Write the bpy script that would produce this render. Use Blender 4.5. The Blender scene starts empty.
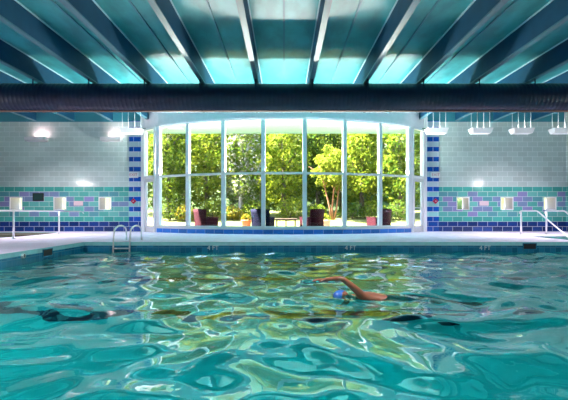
import bpy, bmesh, math, random
import numpy as np
from mathutils import Vector, Matrix, noise as mnoise

random.seed(7)
rng = np.random.default_rng(11)
SC = bpy.context.scene
COL = SC.collection
PI = math.pi
F = 400.0
EYE = 0.8
HOR = 213.0

# ------------------------------------------------------------------ helpers
class MB:
    """collects shapes into one bmesh"""
    def __init__(s):
        s.bm = bmesh.new()
    def _fin(s, verts, mi):
        fs = set()
        for v in verts:
            for f in v.link_faces:
                fs.add(f)
        for f in fs:
            f.material_index = mi
    def box(s, x0, y0, z0, x1, y1, z1, mi=0, M=None, bev=0):
        vs = [s.bm.verts.new((x, y, z)) for x in (x0, x1) for y in (y0, y1) for z in (z0, z1)]
        if M is not None:
            for v in vs:
                v.co = M @ v.co
        for q in ((0,1,3,2),(4,6,7,5),(0,4,5,1),(2,3,7,6),(0,2,6,4),(1,5,7,3)):
            f = s.bm.faces.new([vs[i] for i in q]); f.material_index = mi
        if bev:
            es = list({e for v in vs for e in v.link_edges})
            bmesh.ops.bevel(s.bm, geom=es, offset=bev, segments=2, affect='EDGES', profile=0.5)
        return s
    def tube(s, pts, r, n=10, mi=0, cap=True):
        pts = [Vector(p) for p in pts]
        rs = r if isinstance(r, (list, tuple)) else [r]*len(pts)
        up = None; rings = []
        for i, p in enumerate(pts):
            if i == 0: t = pts[1]-p
            elif i == len(pts)-1: t = p-pts[i-1]
            else: t = (pts[i+1]-p).normalized()+(p-pts[i-1]).normalized()
            t.normalize()
            if up is None:
                up = Vector((0,0,1)) if abs(t.z) < .9 else Vector((1,0,0))
            a = t.cross(up).normalized(); b = a.cross(t).normalized(); up = b
            rings.append([s.bm.verts.new(p+rs[i]*(math.cos(2*PI*k/n)*a+math.sin(2*PI*k/n)*b)) for k in range(n)])
        for i in range(len(rings)-1):
            for k in range(n):
                f = s.bm.faces.new([rings[i][k], rings[i][(k+1)%n], rings[i+1][(k+1)%n], rings[i+1][k]])
                f.smooth = True; f.material_index = mi
        if cap:
            f = s.bm.faces.new(rings[0][::-1]); f.material_index = mi
            f = s.bm.faces.new(rings[-1]); f.material_index = mi
        return s
    def lathe(s, prof, c=(0,0,0), n=24, mi=0):
        rings = [[s.bm.verts.new((c[0]+r*math.cos(2*PI*k/n), c[1]+r*math.sin(2*PI*k/n), c[2]+z)) for k in range(n)] for r, z in prof]
        for i in range(len(rings)-1):
            for k in range(n):
                f = s.bm.faces.new([rings[i][k], rings[i][(k+1)%n], rings[i+1][(k+1)%n], rings[i+1][k]])
                f.smooth = True; f.material_index = mi
        return s
    def poly(s, pts, mi=0):
        f = s.bm.faces.new([s.bm.verts.new(p) for p in pts]); f.material_index = mi
        return s
    def prism(s, pts, z0, z1, mi=0):
        a = [s.bm.verts.new((p[0], p[1], z0)) for p in pts]
        b = [s.bm.verts.new((p[0], p[1], z1)) for p in pts]
        n = len(pts)
        for i in range(n):
            f = s.bm.faces.new([a[i], a[(i+1)%n], b[(i+1)%n], b[i]]); f.material_index = mi
        f = s.bm.faces.new(a[::-1]); f.material_index = mi
        f = s.bm.faces.new(b); f.material_index = mi
        return s
    def build(s, name, mats, parent=None, recalc=True):
        if recalc:
            bmesh.ops.recalc_face_normals(s.bm, faces=s.bm.faces[:])
        me = bpy.data.meshes.new(name)
        s.bm.to_mesh(me); s.bm.free()
        for m in (mats if isinstance(mats, (list, tuple)) else [mats]):
            me.materials.append(m)
        o = bpy.data.objects.new(name, me); COL.objects.link(o)
        if parent: o.parent = parent
        return o

def tag(o, label=None, cat=None, group=None, kind=None):
    if label: o['label'] = label
    if cat: o['category'] = cat
    if group: o['group'] = group
    if kind: o['kind'] = kind
    return o
def thing(name, loc, label, cat, group=None, rz=0):
    o = bpy.data.objects.new(name, None); COL.objects.link(o)
    o.location = loc; o.rotation_euler = (0, 0, rz); o.empty_display_size = .1
    return tag(o, label, cat, group)
def dup(root, loc, rz, label):
    r = root.copy(); COL.objects.link(r); r.location = loc; r.rotation_euler = (0, 0, rz); r['label'] = label
    for ch in list(root.children):
        c = ch.copy(); COL.objects.link(c); c.parent = r
        for g in list(ch.children):
            d = g.copy(); COL.objects.link(d); d.parent = c
    return r
def aim(o, d):
    o.rotation_euler = Vector(d).to_track_quat('-Z', 'Y').to_euler()
def area(name, loc, d, sx, sy, power, col=(1,1,1), parent=None, spread=PI):
    l = bpy.data.lights.new(name, 'AREA'); l.shape = 'RECTANGLE'; l.size = sx; l.size_y = sy
    l.energy = power; l.color = col; l.spread = spread
    o = bpy.data.objects.new(name, l); COL.objects.link(o); o.location = loc; aim(o, d)
    if parent: o.parent = parent
    return o

# ------------------------------------------------------------------ materials
def srgb(r, g, b):
    f = lambda c: (c/255/12.92) if c/255 <= .04045 else ((c/255+.055)/1.055)**2.4
    return (f(r), f(g), f(b), 1)
class NT:
    def __init__(s, name):
        s.m = bpy.data.materials.new(name); s.m.use_nodes = True
        s.t = s.m.node_tree; s.t.nodes.clear()
        s.out = s.t.nodes.new('ShaderNodeOutputMaterial')
    def n(s, typ, **kw):
        nd = s.t.nodes.new(typ)
        for k, v in kw.items():
            setattr(nd, k, v)
        return nd
    def l(s, a, b): s.t.links.new(a, b)
    def math(s, op, a, b=0.0, c=None):
        nd = s.n('ShaderNodeMath', operation=op)
        for i, v in enumerate((a, b) if c is None else (a, b, c)):
            if isinstance(v, (int, float)): nd.inputs[i].default_value = v
            else: s.l(v, nd.inputs[i])
        return nd.outputs[0]
    def mix(s, fac, a, b):
        nd = s.n('ShaderNodeMix', data_type='RGBA')
        for sock, v in ((nd.inputs[0], fac), (nd.inputs[6], a), (nd.inputs[7], b)):
            if isinstance(v, (int, float)): sock.default_value = v
            elif isinstance(v, tuple): sock.default_value = v
            else: s.l(v, sock)
        return nd.outputs[2]
def mat(name, col, rough=.5, metal=0, var=0.0, vscale=6, bump=0.0, bscale=40, spec=.5, var_col=None, coat=0, stretch=None):
    t = NT(name); b = t.n('ShaderNodeBsdfPrincipled')
    b.inputs['Roughness'].default_value = rough; b.inputs['Metallic'].default_value = metal
    b.inputs['Specular IOR Level'].default_value = spec
    b.inputs['Coat Weight'].default_value = coat
    b.inputs['Base Color'].default_value = col
    tc = t.n('ShaderNodeTexCoord'); src = tc.outputs['Object']
    if stretch:
        mp = t.n('ShaderNodeMapping'); mp.inputs['Scale'].default_value = stretch; t.l(src, mp.inputs[0]); src = mp.outputs[0]
    if var:
        nz = t.n('ShaderNodeTexNoise'); nz.inputs['Scale'].default_value = vscale; nz.inputs['Detail'].default_value = 4
        t.l(src, nz.inputs['Vector'])
        vc = var_col or tuple(c*(1-var) for c in col[:3])+(1,)
        mr = t.n('ShaderNodeMapRange'); mr.inputs[1].default_value = .38; mr.inputs[2].default_value = .62
        t.l(nz.outputs[0], mr.inputs[0])
        t.l(t.mix(mr.outputs[0], col, vc), b.inputs['Base Color'])
    if bump:
        nb = t.n('ShaderNodeTexNoise'); nb.inputs['Scale'].default_value = bscale; t.l(src, nb.inputs['Vector'])
        bp = t.n('ShaderNodeBump'); bp.inputs['Strength'].default_value = bump; bp.inputs['Distance'].default_value = .01
        t.l(nb.outputs[0], bp.inputs['Height']); t.l(bp.outputs[0], b.inputs['Normal'])
    t.l(b.outputs[0], t.out.inputs[0])
    return t.m

RH = .2155; BW = .431
def tile_mat(name, axis, mode):
    """glazed block courses; mode wall / stripe / sill / pool"""
    t = NT(name); b = t.n('ShaderNodeBsdfPrincipled')
    tc = t.n('ShaderNodeTexCoord'); sp = t.n('ShaderNodeSeparateXYZ'); t.l(tc.outputs['Object'], sp.inputs[0])
    z = sp.outputs[2]
    h = sp.outputs[0] if axis == 'x' else sp.outputs[1]
    rh, bw, mz = (RH, BW, .02)
    if mode == 'sill': rh, bw = .17, .38
    if mode == 'pool': rh, bw = .15, .15
    rowf = t.math('DIVIDE', t.math('ADD', z, 100*rh), rh)
    row = t.math('SUBTRACT', t.math('FLOOR', rowf), 100)
    off = 0.0 if mode in ('sill', 'pool') else t.math('MULTIPLY', t.math('MODULO', t.math('ADD', row, 100), 2), .5)
    u = t.math('ADD', t.math('DIVIDE', h, bw), t.math('ADD', off, 100.07))
    colf = t.math('FLOOR', u)
    fz = t.math('FRACT', rowf); fu = t.math('FRACT', u)
    def edge(fr, w):
        return t.math('GREATER_THAN', t.math('ABSOLUTE', t.math('SUBTRACT', fr, .5)), .5-w)
    mort = t.math('MAXIMUM', edge(fz, .045), edge(fu, .0225))
    cv = t.n('ShaderNodeCombineXYZ'); t.l(colf, cv.inputs[0]); t.l(row, cv.inputs[1])
    wn = t.n('ShaderNodeTexWhiteNoise', noise_dimensions='2D'); t.l(cv.outputs[0], wn.inputs['Vector'])
    rnd = wn.outputs['Value']
    def jit(col, amt):
        return t.mix(rnd, tuple(c*(1-amt) for c in col[:3])+(1,), tuple(min(1, c*(1+amt)) for c in col[:3])+(1,))
    mortc = (.85, .90, .90, 1)
    if mode == 'wall':
        grey = jit((.52, .64, .60, 1), .06)
        cr = t.n('ShaderNodeValToRGB'); cr.color_ramp.interpolation = 'CONSTANT'
        els = cr.color_ramp.elements
        stops = [(0, (.10,.42,.36,1)), (.18, (.13,.47,.42,1)), (.36, (.11,.34,.38,1)), (.52, (.20,.28,.46,1)), (.70, (.26,.26,.50,1)), (.84, (.16,.50,.44,1))]
        els[0].position = 0; els[0].color = stops[0][1]; els[1].position = stops[1][0]; els[1].color = stops[1][1]
        for p, c in stops[2:]:
            e = els.new(p); e.color = c
        t.l(rnd, cr.inputs[0])
        teal = cr.outputs[0]
        # first and last teal courses stay plain
        plain = t.math('MAXIMUM', t.math('LESS_THAN', row, 2.5), t.math('GREATER_THAN', row, 7.5))
        teal = t.mix(plain, teal, jit((.07, .42, .36, 1), .12))
        navy = jit((.012, .045, .21, 1), .35)
        c = t.mix(t.math('GREATER_THAN', row, 8.5), teal, grey)
        c = t.mix(t.math('LESS_THAN', row, 1.5), c, navy)
    elif mode == 'stripe':
        odd = t.math('MODULO', t.math('ADD', row, 100), 2)
        light = t.mix(t.math('GREATER_THAN', row, 8.5), jit((.30, .62, .62, 1), .1), jit((.50, .62, .68, 1), .08))
        c = t.mix(odd, jit((.010, .09, .46, 1), .2), light)
        c = t.mix(t.math('LESS_THAN', row, 1.5), c, jit((.01, .07, .36, 1), .3))
    elif mode == 'sill':
        c = jit((.03, .22, .75, 1), .2); mortc = (.45, .6, .85, 1)
    else:
        c = jit((.02, .20, .33, 1), .25); mortc = (.05, .28, .36, 1)
    c2 = t.mix(mort, c, t.mix(.5, c, mortc))
    t.l(c2, b.inputs['Base Color'])
    t.l(t.math('MULTIPLY_ADD', mort, .30, .11), b.inputs['Roughness'])
    bp = t.n('ShaderNodeBump'); bp.inputs['Strength'].default_value = .25; bp.inputs['Distance'].default_value = .004
    t.l(t.math('SUBTRACT', 1.0, mort), bp.inputs['Height']); t.l(bp.outputs[0], b.inputs['Normal'])
    t.l(b.outputs[0], t.out.inputs[0])
    return t.m
def emit_mat(name, col, strength):
    t = NT(name); e = t.n('ShaderNodeEmission'); e.inputs[0].default_value = col; e.inputs[1].default_value = strength
    t.l(e.outputs[0], t.out.inputs[0]); return t.m
def glass_mat(name):
    t = NT(name); tr = t.n('ShaderNodeBsdfTransparent'); tr.inputs[0].default_value = (.97, .98, .98, 1)
    g = t.n('ShaderNodeBsdfGlossy'); g.inputs['Roughness'].default_value = 0.02
    lw = t.n('ShaderNodeLayerWeight'); lw.inputs[0].default_value = .5
    fac = t.math('MULTIPLY_ADD', t.math('POWER', lw.outputs['Facing'], 4.0), .35, .02)
    mx = t.n('ShaderNodeMixShader'); t.l(fac, mx.inputs[0]); t.l(tr.outputs[0], mx.inputs[1]); t.l(g.outputs[0], mx.inputs[2])
    t.l(mx.outputs[0], t.out.inputs[0]); return t.m
def leaf_mat(name, cols, trans=.35):
    t = NT(name); g = t.n('ShaderNodeNewGeometry')
    cr = t.n('ShaderNodeValToRGB'); els = cr.color_ramp.elements
    n = len(cols)
    els[0].position = 0; els[0].color = cols[0]; els[1].position = 1; els[1].color = cols[-1]
    for i in range(1, n-1):
        e = els.new(i/(n-1)); e.color = cols[i]
    t.l(g.outputs['Random Per Island'], cr.inputs[0])
    d = t.n('ShaderNodeBsdfDiffuse'); t.l(cr.outputs[0], d.inputs[0])
    tl = t.n('ShaderNodeBsdfTranslucent'); t.l(t.mix(.5, cr.outputs[0], (.20, .22, .012, 1)), tl.inputs[0])
    mx = t.n('ShaderNodeMixShader'); mx.inputs[0].default_value = trans
    t.l(d.outputs[0], mx.inputs[1]); t.l(tl.outputs[0], mx.inputs[2])
    t.l(mx.outputs[0], t.out.inputs[0]); return t.m
def water_mat(name, tint, ior_r=1.8):
    t = NT(name)
    rf = t.n('ShaderNodeBsdfRefraction'); rf.inputs['Color'].default_value = tint; rf.inputs['IOR'].default_value = 1.33; rf.inputs['Roughness'].default_value = 0
    g = t.n('ShaderNodeBsdfGlossy'); g.inputs['Roughness'].default_value = 0.015; g.inputs['Color'].default_value = (.94, 1, 1, 1)
    fr = t.n('ShaderNodeFresnel'); fr.inputs[0].default_value = ior_r
    tc = t.n('ShaderNodeTexCoord'); nz = t.n('ShaderNodeTexNoise'); nz.inputs['Scale'].default_value = 5; nz.inputs['Detail'].default_value = 2
    t.l(tc.outputs['Object'], nz.inputs['Vector'])
    bp = t.n('ShaderNodeBump'); bp.inputs['Strength'].default_value = .05; bp.inputs['Distance'].default_value = .05
    t.l(nz.outputs[0], bp.inputs['Height'])
    for nd in (rf, g, fr): t.l(bp.outputs[0], nd.inputs['Normal'])
    mx = t.n('ShaderNodeMixShader'); t.l(fr.outputs[0], mx.inputs[0]); t.l(rf.outputs[0], mx.inputs[1]); t.l(g.outputs[0], mx.inputs[2])
    t.l(mx.outputs[0], t.out.inputs[0]); return t.m

M = {}
M['tile_x'] = tile_mat('glazed_block_x', 'x', 'wall')
M['tile_y'] = tile_mat('glazed_block_y', 'y', 'wall')
M['stripe'] = tile_mat('striped_block', 'x', 'stripe')
M['sill_tile'] = tile_mat('blue_sill_tile', 'x', 'sill')
M['pool_tile_x'] = tile_mat('waterline_tile_x', 'x', 'pool')
M['pool_tile_y'] = tile_mat('waterline_tile_y', 'y', 'pool')
M['white'] = mat('white_paint', (.80, .80, .82, 1), .35)
M['white_metal'] = mat('white_frame', (.90, .90, .92, 1), .3)
M['bulkhead'] = mat('white_plaster', (.78, .74, .78, 1), .6, var=.05)
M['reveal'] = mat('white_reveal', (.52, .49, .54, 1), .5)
M['deck'] = mat('pale_deck', (.86, .75, .90, 1), .5, var=.10, vscale=3, bump=.15, bscale=60)
M['coping'] = mat('pale_teal_coping', (.34, .76, .76, 1), .4, var=.1)
M['pool_paint'] = mat('pool_paint', (.07, .62, .62, 1), .6, var=.18, vscale=1.5)
M['lane'] = mat('lane_tile', (.004, .012, .03, 1), .4)
M['ceil'] = mat('blue_ceiling_panel', (.05, .40, .43, 1), .38, var=.35, vscale=2.2, spec=.3, stretch=(1, .5, 1))
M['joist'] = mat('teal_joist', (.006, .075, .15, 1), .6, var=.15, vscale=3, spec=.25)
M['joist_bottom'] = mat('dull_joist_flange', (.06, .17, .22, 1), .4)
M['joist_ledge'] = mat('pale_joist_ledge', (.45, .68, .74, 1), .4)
M['wall_top'] = mat('teal_wall_top', (.04, .24, .30, 1), .5)
M['duct'] = mat('navy_duct', (.005, .017, .06, 1), .38, metal=.0, spec=.6, var=.2)
M['copper'] = mat('rusty_pipe', (.42, .20, .14, 1), .45, metal=.3)
M['steel'] = mat('brushed_steel', (.80, .80, .80, 1), .32, metal=.85)
M['glass'] = glass_mat('window_glass')
M['dark'] = mat('black_plastic', (.012, .014, .016, 1), .5)
M['dark_green'] = mat('dark_green_panel', (.01, .05, .045, 1), .4)
M['red'] = mat('red_plastic', (.50, .01, .06, 1), .4)
M['red_ink'] = mat('red_ink', (.55, .12, .14, 1), .5)
M['plate'] = mat('pink_white_plate', (.75, .58, .62, 1), .4)
M['text_white'] = mat('white_marking', (.62, .78, .78, 1), .5)
M['vent'] = mat('grey_vent', (.22, .27, .28, 1), .5)
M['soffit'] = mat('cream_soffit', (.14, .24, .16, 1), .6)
M['patio'] = mat('patio_concrete', (.13, .12, .085, 1), .8, var=.12, vscale=2)
M['grass'] = mat('sunny_grass', (.12, .135, .022, 1), .9, var=.35, vscale=3, bump=.6, bscale=30)
M['hill'] = mat('hillside_green', (.06, .11, .02, 1), .9, var=.7, vscale=1.6, bump=1, bscale=6)
M['wicker'] = mat('plum_wicker', (.045, .008, .014, 1), .8, spec=.08, var=.4, vscale=60, bump=.8, bscale=90)
M['wicker_navy'] = mat('navy_wicker', (.010, .011, .032, 1), .8, spec=.08, var=.4, vscale=60, bump=.8, bscale=90)
M['cushion'] = mat('pale_cushion', (.75, .75, .80, 1), .8)
M['cushion_blue'] = mat('blue_cushion', (.20, .26, .50, 1), .8)
M['table'] = mat('brown_slat_table', (.16, .10, .07, 1), .5)
M['terracotta'] = mat('terracotta', (.52, .16, .05, 1), .7, var=.2)
M['terracotta_pale'] = mat('pale_pot', (.60, .36, .26, 1), .7, var=.2)
M['bark'] = mat('grey_bark', (.12, .09, .06, 1), .9, var=.5, vscale=8, bump=.8)
M['bark_red'] = mat('red_brown_bark', (.26, .10, .045, 1), .8, var=.4, vscale=8, bump=.5)
M['bark_pale'] = mat('pale_bark', (.55, .52, .50, 1), .8, var=.4, vscale=6, bump=.5)
M['skin'] = mat('skin', (.22, .08, .035, 1), .35, var=.15, vscale=20, spec=.6)
M['cap'] = mat('blue_swim_cap', (.02, .12, .42, 1), .3)
M['trunks'] = mat('dark_swim_trunks', (.012, .02, .035, 1), .5)
M['lamp_glow'] = emit_mat('lamp_tube_glow', (1, .76, .78, 1), 1.3)
t_ = NT('lit_diffuser_tray'); b_ = t_.n('ShaderNodeBsdfPrincipled'); b_.inputs['Base Color'].default_value = (.85, .86, .86, 1); b_.inputs['Roughness'].default_value = .5
b_.inputs['Emission Color'].default_value = (.95, 1, 1, 1); b_.inputs['Emission Strength'].default_value = .05; t_.l(b_.outputs[0], t_.out.inputs[0]); M['tray'] = t_.m
M['water'] = water_mat('pool_water', (.07, .88, .88, 1), 2.05)

# ------------------------------------------------------------------ setting
XL, XR, YN, YW, ZC = -12.4, 12.17, -3.0, 17.3, 5.36
ZJ = 4.78
RB = 9.76; CB = 24.86; TE = math.asin(5.2/RB)
def bow(th, dr=0.0):
    r = RB-dr       # dr>0 : towards the outside
    return (r*math.sin(th), CB-r*math.cos(th))
TH = [-TE+2*TE*i/7 for i in range(8)]
DOOR = ((5.25, 16.63), (6.05, 17.28))

pool_x0, pool_x1, pool_y0, pool_y1 = -5.5, 11.6, 1.2, 11.03
nx0, nx1, ny1 = 8.45, 10.1, 13.75
POOL = [(pool_x0, pool_y0), (pool_x1, pool_y0), (pool_x1, pool_y1), (nx1, pool_y1), (nx1, ny1), (nx0, ny1), (nx0, pool_y1), (pool_x0, pool_y1)]
SPA = [(-12.2, 12.7), (-9.4, 12.7), (-8.98, 13.5), (-8.92, 14.6), (-9.2, 16.3), (-9.6, 16.6), (-12.2, 16.6)]
WZ = -.27

# deck with the pool and whirlpool openings
bm = bmesh.new()
def loop(pts, z):
    vs = [bm.verts.new((p[0], p[1], z)) for p in pts]
    return [bm.edges.new((vs[i], vs[(i+1)%len(vs)])) for i in range(len(vs))]
outer = [(XL, YN), (XR, YN), (XR, YW), (DOOR[1][0], DOOR[1][1]), (DOOR[0][0], DOOR[0][1])] + [bow(t) for t in TH[::-1]] + [(-DOOR[0][0], DOOR[0][1]), (-DOOR[1][0], DOOR[1][1]), (XL, YW)]
es = loop(outer, 0)+loop(POOL, 0)+loop(SPA, 0)
bmesh.ops.triangle_fill(bm, edges=es, use_beauty=True)
for f in bm.faces:
    if f.normal.z < 0: f.normal_flip()
# remove faces that fell inside the openings
def inside(p, poly):
    c = False
    for i in range(len(poly)):
        a, b = poly[i], poly[i-1]
        if (a[1] > p.y) != (b[1] > p.y) and p.x < (b[0]-a[0])*(p.y-a[1])/(b[1]-a[1])+a[0]: c = not c
    return c
bmesh.ops.delete(bm, geom=[f for f in bm.faces if inside(f.calc_center_median(), POOL) or inside(f.calc_center_median(), SPA)], context='FACES')
me = bpy.data.meshes.new('floor'); bm.to_mesh(me); bm.free(); me.materials.append(M['deck'])
fl = bpy.data.objects.new('floor', me); COL.objects.link(fl)
tag(fl, 'pale lavender concrete pool deck running to the tiled wall', 'floor', kind='structure')

def basin(name, poly, depth, bands, mats, label):
    """walls in horizontal bands and a bottom"""
    m = MB(); n = len(poly)
    for i in range(n):
        a, b = poly[i], poly[(i+1) % n]
        ydir = abs(a[0]-b[0]) < .4
        for (z0, z1, mi, miy) in bands:
            m.poly([(a[0], a[1], z0), (b[0], b[1], z0), (b[0], b[1], z1), (a[0], a[1], z1)], miy if ydir else mi)
    m.poly([(p[0], p[1], -depth) for p in poly], 0)
    return tag(m.build(name, mats, recalc=False), label, 'pool', kind='structure')
PD = 1.5
pool = basin('swimming_pool', POOL, PD, [(0, -.10, 1, 1), (-.10, -.40, 2, 3), (-.40, -PD, 0, 0)],
             [M['pool_paint'], M['coping'], M['pool_tile_x'], M['pool_tile_y']], 'turquoise swimming pool basin with dark tiled waterline')
for yl in (5.5, 7.9, 10.0):
    m = MB(); m.box(pool_x0+1.2, yl-.12, -PD, pool_x1-1.2, yl+.12, -PD+.006)
    m.box(pool_x0+1.2, yl-.5, -PD, pool_x0+1.45, yl+.5, -PD+.007)
    m.build('lane_line', M['lane'], pool)
m = MB()
for k in range(4):
    m.box(nx0, pool_y1+.15+k*.6, -PD, nx1, pool_y1+.75+k*.6+(.05 if k == 3 else 0), -1.2+k*.29)
m.build('entry_steps', M['coping'], pool)
basin('whirlpool_basin', SPA, 1.0, [(0, -.06, 1, 1), (-.06, -.3, 2, 3), (-.3, -1.0, 0, 0)], [M['pool_paint'], M['coping'], M['pool_tile_x'], M['pool_tile_y']],
      'sunken whirlpool basin in the deck by the left tiled wall')

# depth markings on the far waterline
def text_mesh(name, s, size, mtl, parent, loc, rot, ext=.001):
    c = bpy.data.curves.new(name, 'FONT'); c.body = s; c.size = size; c.align_x = 'CENTER'; c.align_y = 'CENTER'; c.extrude = ext
    o = bpy.data.objects.new(name, c); COL.objects.link(o)
    me = bpy.data.meshes.new_from_object(o.evaluated_get(bpy.context.evaluated_depsgraph_get()))
    bpy.data.objects.remove(o); bpy.data.curves.remove(c)
    me.materials.clear(); me.materials.append(mtl)
    t = bpy.data.objects.new(name, me); COL.objects.link(t); t.location = loc; t.rotation_euler = rot
    if parent: t.parent = parent
    return t
for px in (213, 350.5, 485):
    text_mesh('depth_marking', '4 FT', .17, M['text_white'], pool, ((px-284)/F*pool_y1, pool_y1-.004, -.165), (PI/2, 0, 0))

# pool water
NW = 46
lam = np.exp(rng.uniform(math.log(.30), math.log(1.4), NW)); ang = rng.uniform(0, 2*PI, NW)
ph = rng.uniform(0, 2*PI, NW); amp = .0042*lam**1.4
kx = 2*PI/lam*np.cos(ang); ky = 2*PI/lam*np.sin(ang)
SWX, SWY = .95, 5.15
def height(X, Y):
    # domain warp so crests curl into cells
    wx = X+.16*np.sin(1.9*Y+.7*X)+.07*np.sin(4.3*Y-2.1*X+1)
    wy = Y+.16*np.sin(1.7*X-.9*Y+2)+.07*np.sin(3.9*X+1.7*Y)
    h = np.zeros_like(X)
    for i in range(NW):
        h += amp[i]*np.sin(kx[i]*wx+ky[i]*wy+ph[i])
    # wake round the swimmer
    d = np.hypot((X-SWX-.5)/1.5, (Y-SWY)/.5)
    h += .018*np.exp(-d*d)*np.sin(9*X+3*np.sin(5*Y))*np.sin(11*Y+2*X) 
    h += .007*np.exp(-(d/1.6)**2)*np.sin(15*np.hypot(X-SWX, (Y-SWY)*1.6))
    return h
def water_grid(name, rects, step, mtl, z, hf):
    V = []; Fc = []
    for (x0, x1, y0, y1) in rects:
        nx = max(2, int((x1-x0)/step)+1); ny = max(2, int((y1-y0)/step)+1)
        X, Y = np.meshgrid(np.linspace(x0, x1, nx), np.linspace(y0, y1, ny))
        Z = hf(X, Y)+z
        b = len(V)
        V += np.stack([X, Y, Z], -1).reshape(-1, 3).tolist()
        for j in range(ny-1):
            for i in range(nx-1):
                a = b+j*nx+i; Fc.append((a, a+1, a+nx+1, a+nx))
    me = bpy.data.meshes.new(name); me.from_pydata(V, [], Fc); me.materials.append(mtl)
    me.polygons.foreach_set('use_smooth', [True]*len(Fc))
    o = bpy.data.objects.new(name, me); COL.objects.link(o); return o
e = .004
w = water_grid('pool_water', [(pool_x0+e, pool_x1-e, pool_y0+e, pool_y1-e), (nx0+e, nx1-e, pool_y1-e, ny1-e)], .045, M['water'], WZ, height)
tag(w, 'rippling turquoise water filling the swimming pool', 'water', kind='stuff')
m = MB(); m.poly([(p[0], p[1], -.10) for p in SPA])
tag(m.build('whirlpool_water', M['water']), 'still dark teal water in the sunken whirlpool by the left wall', 'water', kind='stuff')

# ceiling, walls
m = MB(); m.box(XL-.3, YN-.3, ZC, XR+.3, 17.5, ZC+.3)
tag(m.build('ceiling', M['ceil']), 'glossy blue ceiling panels between the joists', 'ceiling', kind='structure')
def holed_wall(name, x0, x1, holes, label):
    xs = sorted({x0, x1, *[h for hh in holes for h in (hh-.28, hh+.28)]}); zs = [0, .93, 1.49, ZJ-.04]
    m = MB()
    for i in range(len(xs)-1):
        for j in range(3):
            cx = (xs[i]+xs[i+1])/2
            if j == 1 and any(abs(cx-h) < .2 for h in holes): continue
            m.poly([(xs[i], YW, zs[j]), (xs[i+1], YW, zs[j]), (xs[i+1], YW, zs[j+1]), (xs[i], YW, zs[j+1])], 0)
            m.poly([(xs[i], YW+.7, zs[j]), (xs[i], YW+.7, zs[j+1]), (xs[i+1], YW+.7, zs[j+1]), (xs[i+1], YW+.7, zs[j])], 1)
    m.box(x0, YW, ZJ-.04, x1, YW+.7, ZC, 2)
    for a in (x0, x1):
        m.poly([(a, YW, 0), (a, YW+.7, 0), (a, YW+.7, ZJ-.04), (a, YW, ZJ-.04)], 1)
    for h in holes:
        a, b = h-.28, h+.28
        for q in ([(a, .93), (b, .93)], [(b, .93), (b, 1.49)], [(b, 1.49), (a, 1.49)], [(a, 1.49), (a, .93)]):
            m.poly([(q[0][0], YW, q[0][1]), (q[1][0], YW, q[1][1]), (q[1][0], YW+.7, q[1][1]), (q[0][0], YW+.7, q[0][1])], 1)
    return tag(m.build(name, [M['tile_x'], M['reveal'], M['wall_top']], recalc=False), label, 'wall', kind='structure')
HL = [-11.59, -9.69, -7.74]; HR = [7.74, 9.64, 11.5]
holed_wall('wall_back_left', XL, -6.15, HL, 'glazed block wall left of the bowed window, grey over teal over navy')
holed_wall('wall_back_right', 6.15, XR, HR, 'glazed block wall right of the bowed window, grey over teal over navy')
n_win = 2
pos = ['farthest left', 'middle', 'nearest the glazed bay']
for h, lb in list(zip(HL, ['small square window at the far left of the left tiled wall', 'small square window in the middle of the left tiled wall', 'small square window of the left tiled wall nearest the bowed glazing'])) + \
             list(zip(HR, ['small square window of the right tiled wall nearest the bowed glazing', 'small square window in the middle of the right tiled wall', 'small square window at the far right of the right tiled wall'])):
    o = thing('window_%d' % n_win, (h, YW, 1.21), lb, 'window'); o['kind'] = 'structure'; n_win += 1
    fr = MB(); a = .28
    for q in ((-a, -a, a, -a+.03), (-a, a-.03, a, a), (-a, -a, -a+.03, a), (a-.03, -a, a, a)):
        fr.box(q[0], -.012, q[1], q[2], .03, q[3])
    fr.build('frame', M['white_metal'], o)
    pn = MB(); pn.box(-a, .60, -a, a, .608, a); pn.build('pane', M['glass'], o)
for nm, x, lb in (('wall_left', XL, 'tiled side wall left of the pool'), ('wall_right', XR, 'tiled side wall right of the pool')):
    m = MB(); s = -.25 if x < 0 else .25
    m.box(min(x, x+s), YN, 0, max(x, x+s), YW, ZC)
    tag(m.build(nm, M['tile_y']), lb, 'wall', kind='structure')
m = MB(); m.box(XL, YN-.25, 0, XR, YN, ZC)
tag(m.build('wall_front', M['tile_x']), 'tiled wall on the near side of the pool', 'wall', kind='structure')
# striped pilasters either side of the bay
k = 1
for s, side in ((-1, 'left'), (1, 'right')):
    m = MB(); m.box(min(s*6.18, s*6.69), YW-.03, 0, max(s*6.18, s*6.69), YW-.001, ZJ)
    tag(m.build('trim_%d' % k, M['stripe']), 'blue and white striped block strip at the %s side of the bowed window' % side, 'trim', kind='structure'); k += 1
    m = MB(); m.box(min(s*6.06, s*6.17), YW-.05, 0, max(s*6.06, s*6.17), YW+.5, ZC)
    tag(m.build('trim_%d' % k, M['white_metal']), 'white end post between the striped blocks and the %s glass door' % side, 'trim', kind='structure'); k += 1
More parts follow.
